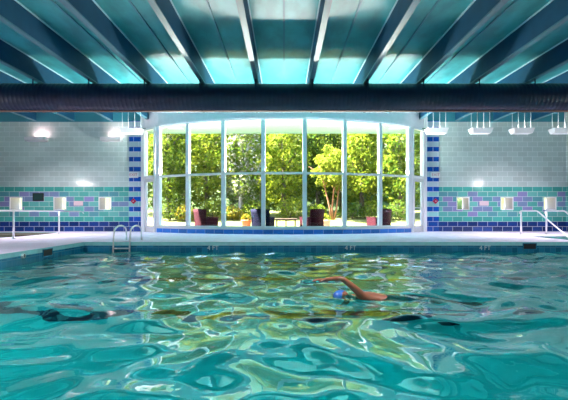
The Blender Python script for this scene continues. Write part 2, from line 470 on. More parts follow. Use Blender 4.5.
# bulkhead over the bowed window
HZ = 4.39
def strip(m, pts_in, pts_out, z0, z1, mi=0):
    for i in range(len(pts_in)-1):
        m.prism([pts_in[i], pts_in[i+1], pts_out[i+1], pts_out[i]], z0, z1, mi)
full_in = [(-DOOR[1][0], DOOR[1][1]-.02), (-DOOR[0][0], DOOR[0][1])]+[bow(t, -.06) for t in TH]+[DOOR[0], (DOOR[1][0], DOOR[1][1]-.02)]
full_out = [(-DOOR[1][0]+.1, DOOR[1][1]+.15), (-DOOR[0][0]+.1, DOOR[0][1]+.2)]+[bow(t, .14) for t in TH]+[(DOOR[0][0]-.1, DOOR[0][1]+.2), (DOOR[1][0]-.1, DOOR[1][1]+.15)]
full_in = full_in[:1]+full_in[2:-2]+full_in[-1:]; full_out = full_out[:1]+full_out[2:-2]+full_out[-1:]
m = MB(); strip(m, full_in, full_out, HZ, ZC)
tag(m.build('trim_%d' % k, M['bulkhead']), 'white plaster header curving over the bowed window', 'trim', kind='structure'); k += 1
# low curb under it
cin = [bow(t, -.10) for t in TH]; cout = [bow(t, .10) for t in TH]
m = MB(); strip(m, cin, cout, 0, .175, 0)
strip(m, [bow(t, -.12) for t in TH], [bow(t, .12) for t in TH], .175, .25, 1)
tag(m.build('trim_%d' % k, [M['sill_tile'], M['white']]), 'low curved curb of blue tiles with a white cap under the bowed window', 'trim', kind='structure'); k += 1
# eave outside
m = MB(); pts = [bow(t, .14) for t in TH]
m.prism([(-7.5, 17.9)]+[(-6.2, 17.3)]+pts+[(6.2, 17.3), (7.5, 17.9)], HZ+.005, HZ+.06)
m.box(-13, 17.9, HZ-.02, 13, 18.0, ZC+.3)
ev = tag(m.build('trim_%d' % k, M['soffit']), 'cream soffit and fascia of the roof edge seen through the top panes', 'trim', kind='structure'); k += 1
for x, y in ((-2.75, 16.35), (-4.6, 16.9), (2.85, 16.35), (4.75, 16.9)):
    m = MB(); m.box(x-.32, y-.2, HZ-.015, x+.32, y+.2, HZ+.004)
    m.build('soffit_vent', M['vent'], ev)

# the bowed window
win = thing('window_1', (0, 15.1, 0), 'tall white framed window wall bowing in towards the pool', 'window'); win['kind'] = 'structure'
def local(m, name, mtl, par):
    o = m.build(name, mtl, par); o.data.transform(Matrix.Translation((0, -15.1, 0))); return o
for t in TH:
    c = bow(t); d = Vector((math.sin(t), -math.cos(t), 0)); tn = Vector((math.cos(t), math.sin(t), 0))
    m = MB(); R = Matrix(((tn.x, d.x, 0, c[0]), (tn.y, d.y, 0, c[1]), (0, 0, 1, 0), (0, 0, 0, 1)))
    wd = .075 if abs(t) < TE-.01 else .095
    m.box(-wd, -.09, .25, wd, .05, HZ, M=R)
    local(m, 'mullion', M['white_metal'], win)
for i in range(7):
    a, b = TH[i], TH[i+1]
    def bar(z0, z1, d0, d1):
        return [bow(a, d0), bow(b, d0), bow(b, d1), bow(a, d1)], z0, z1
    m = MB(); q, z0, z1 = bar(.25, .30, -.04, .07); m.prism(q, z0, z1)
    q, z0, z1 = bar(HZ-.07, HZ, -.04, .07); m.prism(q, z0, z1)
    local(m, 'rail', M['white_metal'], win)
    m = MB(); q, z0, z1 = bar(2.27, 2.35, -.04, .07); m.prism(q, z0, z1)
    local(m, 'transom', M['white_metal'], win)
    for z0, z1 in ((.30, 2.27), (2.35, HZ-.07)):
        m = MB(); q, _, _ = bar(0, 0, .01, .016); m.prism(q, z0, z1); local(m, 'pane', M['glass'], win)
for n, s, side in ((1, -1, 'left'), (2, 1, 'right')):
    a = Vector((s*5.3, 16.66, 0)); b = Vector((s*6.05, 17.24, 0)); L = (b-a).length
    o = thing('door_%d' % n, (a.x, a.y, 0), 'white framed glass door at the %s end of the bowed window' % side, 'door', rz=math.atan2(b.y-a.y, b.x-a.x)); o['kind'] = 'structure'
    m = MB()
    m.box(0, -.06, 0, .12, .08, HZ); m.box(L-.14, -.06, 0, L, .08, HZ); m.box(0, -.05, 2.27, L, .07, 2.37); m.box(0, -.05, HZ-.07, L, .07, HZ)
    m.build('frame', M['white_metal'], o)
    m = MB(); m.box(.12, -.03, 0.01, .22, .03, 2.26); m.box(L-.26, -.03, .01, L-.14, .03, 2.26); m.box(.12, -.03, .01, L-.14, .03, .26); m.box(.12, -.03, 2.12, L-.14, .03, 2.26)
    lf = m.build('leaf', M['white'], o)
    m = MB(); m.box(.2, -.07, 1.0, L-.24, -.03, 1.04); m.build('push_bar', M['steel'], lf)
    m = MB(); m.box(.21, -.004, .25, L-.25, .004, 2.13); m.build('pane', M['glass'], lf)
    m = MB(); m.box(.12, -.004, 2.36, L-.14, .004, HZ-.06); m.build('transom_pane', M['glass'], o)

# ------------------------------------------------------------------ ceiling joists
def bow_y(x):
    if abs(x) < 5.2: return CB-math.sqrt(RB*RB-x*x)-.1
    if abs(x) < 6.2: return 16.55+(abs(x)-5.2)*.8-.1
    return YW-.005
ords = ['first', 'second', 'third', 'fourth', 'fifth', 'sixth', 'seventh']
for s, side in ((-1, 'left'), (1, 'right')):
    for i in range(7):
        x = s*(.84+1.655*i)
        ye = bow_y(abs(x)+.14)
        m = MB(); m.box(x-.06, YN, ZJ+.03, x+.06, ye, ZC)
        m.box(x-.066, YN, ZJ+.0, x+.066, ye, ZJ+.03, 1)
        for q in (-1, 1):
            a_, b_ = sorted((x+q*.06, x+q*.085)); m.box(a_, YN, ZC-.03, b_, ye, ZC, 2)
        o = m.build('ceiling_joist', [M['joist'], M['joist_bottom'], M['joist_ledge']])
        tag(o, '%s teal ceiling joist to the %s of the middle of the ceiling' % (ords[i], side), 'beam', 'teal ceiling joists')
for i in range(-5, 6):
    x = 1.655*i
    m = MB(); m.box(x-.022, YN, ZC-.035, x+.022, bow_y(abs(x)+.1), ZC)
    tag(m.build('trim_%d' % k, M['wall_top']), 'thin dark seam strip on the ceiling between two joists', 'trim', kind='structure'); k += 1

# spiral duct
DY, DZ, DR = 12.32, 4.343, .43
m = MB(); n = 40; prof = []
x = XL+.005
while x < XR-.02:
    prof += [(x, DR-.003), (x+.09, DR-.003), (x+.10, DR), (x+.12, DR)]
    x += .13
prof.append((XR-.005, DR-.008))
rings = [[m.bm.verts.new((px_, DY+r*math.cos(2*PI*q/n), DZ+r*math.sin(2*PI*q/n))) for q in range(n)] for px_, r in prof]
for i in range(len(rings)-1):
    for q in range(n):
        f = m.bm.faces.new([rings[i][q], rings[i][(q+1)%n], rings[i+1][(q+1)%n], rings[i+1][q]]); f.smooth = True
duct = m.build('air_duct', M['duct'])
tag(duct, 'big dark navy spiral air duct crossing under the ceiling joists', 'duct')
for s in (-1, 1):
    for i in range(7):
        x = s*(.84+1.655*i)
        m = MB(); ar = [(DY-DR-.008, ZJ), (DY-DR-.008, DZ)]+[(DY-(DR+.008)*math.cos(PI*q/16), DZ-(DR+.008)*math.sin(PI*q/16)) for q in range(1, 16)]+[(DY+DR+.008, DZ), (DY+DR+.008, ZJ)]
        for q in range(len(ar)-1):
            (ya, za), (yb, zb) = ar[q], ar[q+1]
            m.poly([(x-.02, ya, za), (x+.02, ya, za), (x+.02, yb, zb), (x-.02, yb, zb)])
        bmesh.ops.remove_doubles(m.bm, verts=m.bm.verts[:], dist=.0005)
        bmesh.ops.solidify(m.bm, geom=m.bm.faces[:], thickness=.004)
        m.build('hanger_strap', M['duct'], duct)
m = MB(); m.tube([(XL+.01, DY-.112, DZ-.434), (XR-.01, DY-.112, DZ-.434)], .02)
tag(m.build('pipe', M['copper']), 'thin rust coloured pipe running along the underside of the air duct', 'pipe')

# pendant lamps
def make_pendant(loc, label):
    o = thing('pendant_lamp', loc, label, 'lamp', 'white tray pendant lamps')
    m = MB(); w_, d_, h_ = .41, .22, .2
    bl = [(-w_, -d_, h_), (w_, -d_, h_), (w_, d_, h_), (-w_, d_, h_)]; bo = [(-w_*.86, -d_*.7, 0), (w_*.86, -d_*.7, 0), (w_*.86, d_*.7, 0), (-w_*.86, d_*.7, 0)]
    for i in range(4):
        j = (i+1) % 4
        m.poly([bo[i], bo[j], bl[j], bl[i]])
        sc = .9
        bi = [(p[0]*sc, p[1]*sc, p[2]) for p in bl]; bb = [(p[0]*sc, p[1]*sc, .03) for p in bo]
        m.poly([bl[i], bl[j], bi[j], bi[i]]); m.poly([bi[i], bi[j], bb[j], bb[i]])
    m.poly(bo); m.poly([(p[0]*.9, p[1]*.9, .03) for p in bo])
    m.build('tray', M['tray'], o)
    for xx in (-.37, -.13, .13, .37):
        m = MB(); m.tube([(xx, 0, .03), (xx, 0, ZC-loc[2])], .009, 8); m.build('rod', M['white_metal'], o)
    m = MB(); m.tube([(-.3, 0, .12), (.3, 0, .12)], .03, 10); m.build('tube_bulb', M['lamp_glow'], o)
    return o
PZ = 3.97
pl = make_pendant((6.1, 16.0, PZ), 'white tray pendant lamp hung just right of the bowed window, first of the right row')
spec = [((7.86, 16.0, PZ), 'white tray pendant lamp on rods, second of the row before the right tiled wall'),
        ((9.5, 16.0, PZ), 'white tray pendant lamp on rods, third of the row before the right tiled wall'),
        ((11.1, 16.0, PZ), 'white tray pendant lamp at the far right end of the right row'),
        ((-6.1, 16.0, PZ), 'white tray pendant lamp hung on rods just left of the bowed window')]
for loc, lb in spec: dup(pl, loc, 0, lb)
for loc in [(6.1, 16.0, PZ)]+[q[0] for q in spec]:
    area('pendant_light', (loc[0], loc[1], loc[2]+.21), (0, -.15, 1), .6, .25, 2.5, (.95, 1, 1))
# wall uplights
def make_uplight(x, label):
    o = thing('wall_uplight', (x, YW, 3.88), label, 'lamp', 'white box uplights on the left wall')
    m = MB(); w_ = .43
    m.box(-w_, -.30, 0, w_, -.28, .17); m.box(-w_, -.30, 0, -w_+.02, 0, .17); m.box(w_-.02, -.30, 0, w_, 0, .17); m.box(-w_, -.3, 0, w_, 0, .02); m.box(-w_, -.012, 0, w_, 0, .17)
    m.build('housing', M['white'], o)
    m = MB(); m.tube([(-.35, -.14, .09), (.35, -.14, .09)], .03, 10); m.build('tube_bulb', M['lamp_glow'], o)
    return o
for x, lb in ((-10.62, 'white box uplight glowing pink on the left tiled wall near the left edge'), (-7.4, 'white box uplight on the left tiled wall beside the pendant lamp')):
    o = make_uplight(x, lb)
    area('uplight_lamp', (.12, -.14, .19), (.15, .25, 1), .5, .12, 3.2, (1, .62, .68), o)

# signs and small wall things
for s, side in ((-1, 'left'), (1, 'right')):
    xx = s*150/F*YW if s < 0 else 151/F*YW
    o = thing('exit_sign', (xx, YW-.03, 2.44), 'white sign with red letters on the %s striped pilaster' % side, 'sign', 'signs on the striped pilasters')
    m = MB(); m.box(-.2, -.05, -.12, .2, 0, .12, bev=.01); m.build('sign_box', M['white'], o)
    text_mesh('lettering', 'EXIT', .17, M['red_ink'], o, (0, -.052, 0), (PI/2, 0, 0))
    o = thing('alarm_box', (xx, YW-.025, 1.31), 'small red alarm box on the %s striped pilaster' % side, 'alarm', 'red alarm boxes')
    R = Matrix.Rotation(PI/4, 4, 'Y')
    m = MB(); m.box(-.085, -.06, -.085, .085, 0, .085, M=R, bev=.01); m.build('housing', M['red'], o)
    m = MB(); m.box(-.03, -.075, -.012, .03, -.06, .012); m.build('pull_handle', M['white'], o)
o = thing('notice_board', ((38.5-284)/F*YW, YW, 1.49), 'small dark framed panel on the left tiled wall between two windows', 'sign')
m = MB(); m.box(-.24, -.03, -.17, .24, 0, .17, bev=.008); m.build('frame', M['dark'], o)
m = MB(); m.box(-.19, -.034, -.12, .19, -.03, .12); m.build('panel', M['dark_green'], o)
for px, lb in ((484, 'pale pink plate on the right tiled wall between two small windows'), (78.5, 'pale pink plate on the left tiled wall between two small windows')):
    o = thing('wall_plate', ((px-284)/F*YW, YW, 1.22), lb, 'plate', 'pale wall plates')
    m = MB(); m.box(-.2, -.02, -.1, .2, 0, .1, bev=.008); m.build('cover', M['plate'], o)
    m = MB(); m.tube([(-.16, -.025, 0), (-.16, -.019, 0)], .012); m.build('screw', M['steel'], o)
    m = MB(); m.tube([(.16, -.025, 0), (.16, -.019, 0)], .012); m.build('screw', M['steel'], o)

# skimmer openings at the pool edge
def skimmer(loc, rz, lb):
    o = thing('skimmer_box', loc, lb, 'skimmer', 'dark skimmer openings', rz)
    m = MB(); m.box(-.17, -.012, -.16, .17, 0, -.02); m.build('opening', M['dark'], o)
    m = MB()
    for q in ((-.19, -.18, .19, -.16), (-.19, -.02, .19, 0), (-.19, -.18, -.17, 0), (.17, -.18, .19, 0)): m.box(q[0], -.016, q[1], q[2], 0, q[3])
    m.build('frame', M['pool_tile_x'], o)
skimmer(((529.5-284)/F*pool_y1, pool_y1, -.03), 0, 'dark skimmer opening in the far pool edge at right')
skimmer((pool_x0, 9.3, -.03), PI/2, 'dark skimmer opening in the left pool edge')
o = thing('rope_anchor', (pool_x0, 8.4, -.1), 'small dark rope anchor on the left pool edge', 'anchor')
m = MB(); m.tube([(0, 0, 0), (.05, 0, 0)], .05, 14); m.build('cup', M['steel'], o)
m = MB(); m.tube([(.03, 0, -.04), (.06, 0, -.02), (.06, 0, .02), (.03, 0, .04)], .01); m.build('eye_hook', M['dark'], o)

# ladder
lad = thing('pool_ladder', (-4.45, pool_y1, 0), 'chrome pool ladder with two arched rails at the far left of the pool', 'ladder')
for sx in (-.225, .225):
    P = [(sx, .85, 0)]
    for i in range(13):
        a = PI*i/12
        P.append((sx, .40+.42*math.cos(a), .27+.17*math.sin(a)))
    P += [(sx, -.06, .1), (sx, -.09, -.2), (sx, -.09, -1.1)]
    m = MB(); m.tube(P, .022, 12); r = m.build('rail', M['steel'], lad)
    m = MB(); m.lathe([(.0, .012), (.05, .012), (.055, 0), (0, 0)], (sx, .85, 0)); m.build('anchor_ring', M['steel'], r)
for z in (-.17, -.45, -.75, -1.02):
    m = MB(); m.box(-.225, -.13, z-.015, .225, -.05, z+.015, bev=.006); m.build('rung', M['steel'], lad)

# handrails
def rail_thing(name, pts, posts, lb, r=.024):
    o = thing(name, (posts[0][0], posts[0][1], 0), lb, 'handrail', 'steel handrails')
    o_ = Vector((posts[0][0], posts[0][1], 0))
    m = MB(); m.tube([Vector(p)-o_ for p in pts], r, 12); m.build('rail', M['steel'], o)
    for p in posts:
        m = MB(); m.tube([Vector(p)*1-o_+Vector((0, 0, -p[2])), Vector(p)-o_], r*1.15, 12); po = m.build('post', M['steel'], o)
        c = Vector((p[0], p[1], 0))-o_
        m = MB(); m.lathe([(.0, .02), (.055, .02), (.06, 0), (0, 0)], c); m.build('base_flange', M['steel'], po)
    return o
def z_at(y, D): return EYE+(HOR-y)*D/F
rail_thing('handrail', [(-8.42, 10.9, .70), (-8.42, 11.0, .84), (-8.42, 11.15, .87), (-8.42, 12.3, .875), (-8.42, 15, .86), (-8.42, 16.6, .86), (-8.42, 16.75, .84), (-8.42, 16.8, .78)],
           [(-8.38, 12.4, .87), (-8.38, 14.9, .86)], 'long steel handrail on posts between the whirlpool and the left deck')
for x, lb in ((8.8, 'nearer steel stair rail sloping down at the right pool entry, left of its twin'), (9.74, 'outer steel stair rail at the right edge of the pool entry steps')):
    rail_thing('stair_rail', [(x, 14.95, .78), (x, 14.93, .84), (x, 14.85, .875), (x, 14.0, .875), (x, 13.88, .86), (x, 12.3, .0), (x, 11.6, -.36), (x, 11.5, -.45)], [(x, 14.85, .86)], lb)

# ------------------------------------------------------------------ outside
m = MB(); m.box(-30, 15.0, -.12, 30, 20.4, -.02)
pt = tag(m.build('ground_patio', M['patio']), 'sunlit cream concrete patio outside the windows', 'ground', kind='structure')
def gz(D): return -.03+max(0, min(D, 27)-20.4)*.15
m = MB()
for y0_, y1_ in ((20.4, 22), (22, 24.5), (24.5, 27), (27, 33)):
    m.poly([(-60, y0_, gz(y0_)), (60, y0_, gz(y0_)), (60, y1_, gz(y1_)), (-60, y1_, gz(y1_))])
bmesh.ops.remove_doubles(m.bm, verts=m.bm.verts[:], dist=.001)
tag(m.build('ground_lawn', M['grass']), 'sunny yellow green lawn behind the patio', 'ground', kind='structure')
# wooded bank behind the trees
V = []; Fc = []; NXh, NYh = 60, 18
for j in range(NYh):
    for i in range(NXh):
        X = -45+90*i/(NXh-1); Y = 30+14*j/(NYh-1); f = j/(NYh-1)
        V.append((X, Y, .8+11.0*min(1, f*1.5)**.8+1.1*mnoise.noise(Vector((X*.35, Y*.35, 2)))*min(1, f*3)))
for j in range(NYh-1):
    for i in range(NXh-1):
        a = j*NXh+i; Fc.append((a, a+1, a+NXh+1, a+NXh))
me = bpy.data.meshes.new('ground_bank'); me.from_pydata(V, [], Fc); me.materials.append(M['hill'])
o = bpy.data.objects.new('ground_bank', me); COL.objects.link(o)
tag(o, 'dark green wooded bank rising behind the garden trees', 'ground', kind='structure')

def leaves(name, blobs, n, size, mtl, parent, seed, droop=.3):
    r = np.random.default_rng(seed)
    V = []; Fc = []
    vol = np.array([b[3]*b[4]*b[5] for b in blobs])**(2/3); vol /= vol.sum()
    for bi, cnt in enumerate(r.multinomial(n, vol)):
        bx, by, bz, rx, ry, rz = blobs[bi]
        for _ in range(cnt):
            d = r.normal(size=3); d /= np.linalg.norm(d)
            rad = r.uniform(.55, 1.05)**.6
            lump = 1+.22*mnoise.noise(Vector(d*2.6+bi*7.3))
            p = np.array([bx+d[0]*rx*rad*lump, by+d[1]*ry*rad*lump, max(.05, bz+d[2]*rz*rad*lump)])
            nrm = d+r.normal(size=3)*.7; nrm[2] += .35; nrm /= np.linalg.norm(nrm)
            u = np.cross(nrm, r.normal(size=3)); u /= np.linalg.norm(u); v = np.cross(nrm, u)
            L = size*r.uniform(.6, 1.35); Wd = L*r.uniform(.38, .55)
            b = len(V)
            V += [(p-u*L*.5).tolist(), (p+v*Wd*.5+nrm*L*.06).tolist(), (p+u*L*.5-nrm*L*droop*.3).tolist(), (p-v*Wd*.5+nrm*L*.06).tolist()]
            Fc.append((b, b+1, b+2, b+3))
    me = bpy.data.meshes.new(name); me.from_pydata(V, [], Fc); me.materials.append(mtl)
    o = bpy.data.objects.new(name, me); COL.objects.link(o); o.parent = parent; return o
LIME = leaf_mat('lime_leaves', [(0.0255, 0.0510, 0.0051, 1), (0.1105, 0.1785, 0.0127, 1), (0.3060, 0.3230, 0.0425, 1), (0.0595, 0.1190, 0.0085, 1), (0.2040, 0.2550, 0.0255, 1)])
MID = leaf_mat('mid_green_leaves', [(0.0127, 0.0340, 0.0051, 1), (0.0510, 0.1105, 0.0102, 1), (0.2040, 0.2550, 0.0298, 1), (0.0255, 0.0680, 0.0068, 1)])
DARKG = leaf_mat('dark_green_leaves', [(0.0068, 0.0213, 0.0051, 1), (0.0255, 0.0680, 0.0102, 1), (0.1105, 0.1700, 0.0213, 1)])
YEL = leaf_mat('yellow_green_leaves', [(0.0340, 0.0765, 0.0085, 1), (0.1530, 0.2040, 0.0213, 1), (0.2890, 0.3060, 0.0425, 1), (0.0765, 0.1360, 0.0127, 1)])
PALE = leaf_mat('silvery_leaves', [(0.0340, 0.0765, 0.0102, 1), (0.1190, 0.1700, 0.0340, 1), (0.3910, 0.3655, 0.3400, 1), (0.0510, 0.1020, 0.0127, 1), (0.1190, 0.1870, 0.0255, 1)])
ORNG = leaf_mat('orange_green_leaves', [(0.0425, 0.0765, 0.0102, 1), (0.1360, 0.1700, 0.0213, 1), (0.3060, 0.1530, 0.0255, 1), (0.0595, 0.1020, 0.0127, 1), (0.2210, 0.2210, 0.0340, 1)])
def tree(x, y, h, w, mtl, bark, label, seed, n=5200, size=.24, multi=1, base=.9, name='garden_tree', group='trees beyond the patio'):
    x *= 1.06; y += 1.5; o = thing(name, (x, y, gz(y)-.03), label, 'tree', group)
    r = random.Random(seed)
    m = MB()
    for q in range(multi):
        dx = (q-(multi-1)/2)*.14
        P = [Vector((dx*.5, 0, 0)), Vector((dx*1.4+r.uniform(-.05, .05), r.uniform(-.05, .05), h*.18)), Vector((dx*3+r.uniform(-.1, .1), r.uniform(-.1, .1), h*.42)), Vector((dx*4.6+r.uniform(-.2, .2), r.uniform(-.2, .2), h*.8))]
        rr = .13/math.sqrt(multi)*h/5
        m.tube(P, [rr, rr*.8, rr*.6, rr*.2], 8)
        for b in range(5):
            f = r.uniform(.3, .85); s0 = P[1].lerp(P[3], f); an = r.uniform(0, 2*PI)
            m.tube([s0, s0+Vector((math.cos(an)*w*.3, math.sin(an)*w*.3, h*.08)), s0+Vector((math.cos(an)*w*.6, math.sin(an)*w*.6, h*.14))], [rr*.4, rr*.28, rr*.1], 6)
    m.build('trunk', bark, o)
    blobs = []
    for b in range(13):
        f = (b+.5)/13; z = base+(h-base)*f; wr = w*(.45+.75*math.sin(PI*min(1, f*.85+.15)))
        an = b*2.4; rr = wr*.55
        blobs.append((math.cos(an)*rr*.75, math.sin(an)*rr*.75, z, rr*.8, rr*.8, (h-base)*.13))
    leaves('foliage', blobs, n, size, mtl, o, seed)
    return o
def px2x(px, D): return (px-284)/F*D
B, BR, BP = M['bark'], M['bark_red'], M['bark_pale']
tree(px2x(168, 22.5), 22.5, 6.6, 1.5, MID, B, 'mid green tree seen through the far left panes of the bowed window', 1)
tree(px2x(206, 23.5), 23.5, 7.0, 1.7, LIME, B, 'bright lime green tree behind the leftmost wicker armchair', 2)
tree(px2x(241, 22.8), 22.8, 6.5, 1.4, PALE, BP, 'silvery speckled tree with a pale trunk left of the middle panes', 3, n=4200)
tree(px2x(284, 24), 24, 6.8, 1.8, LIME, B, 'broad yellow green tree straight behind the patio table', 4)
tree(px2x(318, 25), 25, 7.0, 1.6, DARKG, B, 'dark green tree right of the middle panes', 5)
tree(px2x(333, 21.8), 21.8, 4.2, 1.35, YEL, BR, 'small yellow green tree with red brown forked trunks', 6, n=3600, size=.2, multi=3, base=2.0)
tree(px2x(362, 24), 24, 6.8, 1.6, LIME, B, 'bright green tree to the right of the red trunked tree', 7)
tree(px2x(402, 22.5), 22.5, 6.8, 1.5, MID, B, 'mid green tree seen through the far right panes of the bowed window', 8)
tree(px2x(140, 24), 24, 6.5, 1.6, DARKG, B, 'dark green tree outside beyond the left glass door', 9, n=3000)
tree(px2x(430, 24), 24, 6.5, 1.6, DARKG, B, 'dark green tree outside beyond the right glass door', 10, n=3000)
for i, (px, D, mt, lb) in enumerate([(185, 27, DARKG, 'tall dark tree at the back between the two leftmost front trees'), (225, 27.5, MID, 'tall tree at the back behind the silvery tree'), (262, 27, MID, 'tall tree at the back left of the broad middle tree'),
                                 (302, 28, LIME, 'tall bright tree at the back right of the middle panes'), (342, 27.5, MID, 'tall tree at the back above the red trunked tree'), (384, 27, DARKG, 'tall dark tree at the back between the two rightmost front trees')]):
    tree(px2x(px, D), D+(i % 2)*2.4, 8.8, 2.0, mt, B, lb, 20+i, n=4600, size=.3)
def shrub(px, D, h, w, mtl, label, seed, n=900, size=.13):
    D += 1.6; o = thing('garden_shrub', (px2x(px, D), D, gz(D)-.03), label, 'shrub', 'low shrubs along the lawn')
    m = MB(); r = random.Random(seed)
    for q in range(5):
        an = q*1.3; m.tube([(0, 0, 0), (math.cos(an)*w*.25, math.sin(an)*w*.25, h*.4), (math.cos(an)*w*.5, math.sin(an)*w*.5, h*.8)], [.02, .015, .006], 6)
    m.build('stems', M['bark'], o)
    leaves('foliage', [(0, 0, h*.55, w*.8, w*.7, h*.45), (w*.4, .1, h*.45, w*.5, w*.5, h*.4), (-w*.4, 0, h*.4, w*.5, w*.5, h*.38)], n, size, mtl, o, seed)
for i, (px, D, h, w, mt, lb) in enumerate([
    (186, 21.2, 1.0, .7, ORNG, 'orange tinted shrub left of the leftmost armchair'), (232, 21.6, .85, .8, ORNG, 'orange tinted low shrub between the two left armchairs'),
    (170, 21.4, 1.3, .8, DARKG, 'dark shrub at the foot of the far left tree'), (255, 22, 1.2, 1.0, MID, 'green shrub behind the blue cushioned armchair'),
    (290, 22.4, 1.3, 1.1, LIME, 'bright shrub behind the patio table'), (317, 22.2, .9, .7, MID, 'green shrub behind the pale pot'),
    (352, 22.2, 1.0, 1.0, DARKG, 'dark shrub right of the red trunked tree'), (374, 22.0, 1.1, .9, MID, 'green shrub behind the rightmost armchair'),
    (400, 21.6, 1.2, .9, DARKG, 'dark shrub at the foot of the far right tree'), (212, 22.2, 1.2, 1.0, LIME, 'bright shrub at the foot of the lime green tree')]):
    shrub(px, D, h, w, mt, lb, 40+i)

# furniture on the patio
def make_chair(loc, rz, mtl, cmat, label):
    o = thing('wicker_armchair', loc, label, 'chair', 'wicker armchairs on the patio', rz)   # faces +x
    W = .45
    m = MB()
    # curved back: slab of quads, flaring towards the top
    nb = 9; rows = 7; t = .05
    def P(i, j, off):
        f = i/(nb-1)*2-1; z = .12+.86*j/(rows-1); fl = .86+.16*j/(rows-1)
        crest = .03*math.cos(f*PI/2) if j == rows-1 else 0
        return Vector((-.36-.12*j/(rows-1)+.10*f*f+off, f*W*fl, z+crest))
    G = [[[m.bm.verts.new(P(i, j, off)) for i in range(nb)] for j in range(rows)] for off in (0, t)]
    for q in (0, 1):
        for j in range(rows-1):
            for i in range(nb-1):
                f = m.bm.faces.new([G[q][j][i], G[q][j][i+1], G[q][j+1][i+1], G[q][j+1][i]]); f.smooth = True
    for j in range(rows-1):
        for i in (0, nb-1):
            m.bm.faces.new([G[0][j][i], G[0][j+1][i], G[1][j+1][i], G[1][j][i]])
    for i in range(nb-1):
        for j in (0, rows-1):
            m.bm.faces.new([G[0][j][i], G[0][j][i+1], G[1][j][i+1], G[1][j][i]])
    m.build('backrest', mtl, o)
    for s in (-1, 1):
        m = MB(); y0, y1 = sorted((s*W*.98, s*(W*.98-.07)))
        m.box(-.33, y0, .12, .36, y1, .60, bev=.015); m.box(-.36, y0-.01, .60, .39, y1+.01, .64, bev=.012)
        m.build('arm', mtl, o)
    m = MB(); m.box(-.34, -W*.9, .12, .36, W*.9, .36, bev=.015); m.build('seat', mtl, o)
    m = MB(); m.box(-.28, -W*.78, .362, .40, W*.78, .50, bev=.03); m.build('cushion', cmat, o)
    m = MB(); m.box(-.30, -W*.7, .5, -.20, W*.7, .86, bev=.03, M=Matrix.Rotation(-.08, 4, 'Y')); m.build('back_cushion', cmat, o)
    for sx in (-.3, .32):
        for sy in (-W*.85, W*.85):
            m = MB(); m.tube([(sx, sy, 0), (sx, sy, .13)], [.018, .026], 8); m.build('leg', M['table'], o)
    return o
D = 18.3
make_chair((px2x(206, D), D, -.02), math.radians(48), M['wicker'], M['cushion'], 'plum wicker armchair at the far left of the patio, facing right')
make_chair((px2x(263, D), D, -.02), math.radians(72), M['wicker_navy'], M['cushion_blue'], 'navy wicker armchair with blue cushion left of the patio table')
make_chair((px2x(312, D), D, -.02), math.radians(132), M['wicker'], M['cushion'], 'plum wicker armchair right of the patio table')
make_chair((px2x(379, D), D, -.02), math.radians(128), M['wicker'], M['cushion'], 'plum wicker armchair alone at the right behind a mullion')
t = thing('patio_table', (px2x(286, D), D, -.02), 'low brown slatted patio table between two wicker armchairs', 'table')
for i in range(7):
    m = MB(); m.box(-.52, -.42+i*.12, .52, .52, -.42+i*.12+.1, .56, bev=.006); m.build('slat', M['table'], t)
m = MB(); m.box(-.45, -.36, .47, .45, -.31, .52); m.box(-.45, .31, .47, .45, .36, .52); m.box(-.45, -.36, .47, -.4, .36, .52); m.box(.4, -.36, .47, .45, .36, .52); m.build('apron', M['table'], t)
for sx in (-.42, .42):
    for sy in (-.33, .33):
        m = MB(); m.box(sx-.025, sy-.025, 0, sx+.025, sy+.025, .47); m.build('leg', M['table'], t)
m = MB(); m.tube([(0, 0, .05), (0, 0, .52)], .03, 10); m.lathe([(0, .05), (.18, .04), (.2, 0), (0, 0)]); m.build('umbrella_stand', M['table'], t)
for px, D2, mt, pm, lb in ((246.5, 19.6, ORNG, 'terracotta', 'orange terracotta pot with a plant left of the navy armchair'), (325.5, 19.6, YEL, 'terracotta_pale', 'pale pot with a plant right of the patio chairs')):
    o = thing('planter_pot', (px2x(px, D2), D2, -.02), lb, 'pot', 'plant pots on the patio')
    m = MB(); m.lathe([(0, 0), (.17, 0), (.24, .42), (.27, .42), (.27, .48), (.23, .48), (.22, .40), (0, .40)], n=20); m.build('pot', M[pm], o)
    leaves('plant', [(0, 0, .58, .26, .26, .2)], 160, .12, mt, o, 77)

# ------------------------------------------------------------------ swimmer
def skin_mesh(name, verts, edges, root=0, sub=2):
    me = bpy.data.meshes.new(name); me.from_pydata([v[0] for v in verts], edges, [])
    o = bpy.data.objects.new(name, me); COL.objects.link(o)
    md = o.modifiers.new('skin', 'SKIN'); md.use_smooth_shade = True; md.branch_smoothing = .6
    for i, v in enumerate(verts):
        r = v[1]; me.skin_vertices[0].data[i].radius = (r, r) if isinstance(r, (int, float)) else r
        me.skin_vertices[0].data[i].use_root = (i == root)
    s = o.modifiers.new('sub', 'SUBSURF'); s.levels = sub; s.render_levels = sub
    dg = bpy.context.evaluated_depsgraph_get()
    out = bpy.data.meshes.new_from_object(o.evaluated_get(dg)); bpy.data.objects.remove(o)
    return out
S = thing('swimmer', (SWX, SWY, WZ+.012), 'person swimming front crawl to the left with one bare arm arched over the water', 'person')
S.rotation_euler.y = .10
# local frame: head towards -x, +z up, near side -y.
spine = [((.62, .0, -.06), (.145, .115)), ((.42, .0, -.045), (.13, .10)), ((.22, .0, -.03), (.155, .115)), ((.06, 0, -.035), (.15, .11)), ((-.04, 0, -.05), (.085, .085)), ((-.10, 0, -.055), (.062, .062))]
verts = list(spine); edges = [(i, i+1) for i in range(5)]
def chain(start, pts):
    prev = start
    for p in pts:
        verts.append(p); edges.append((prev, len(verts)-1)); prev = len(verts)-1
    return prev
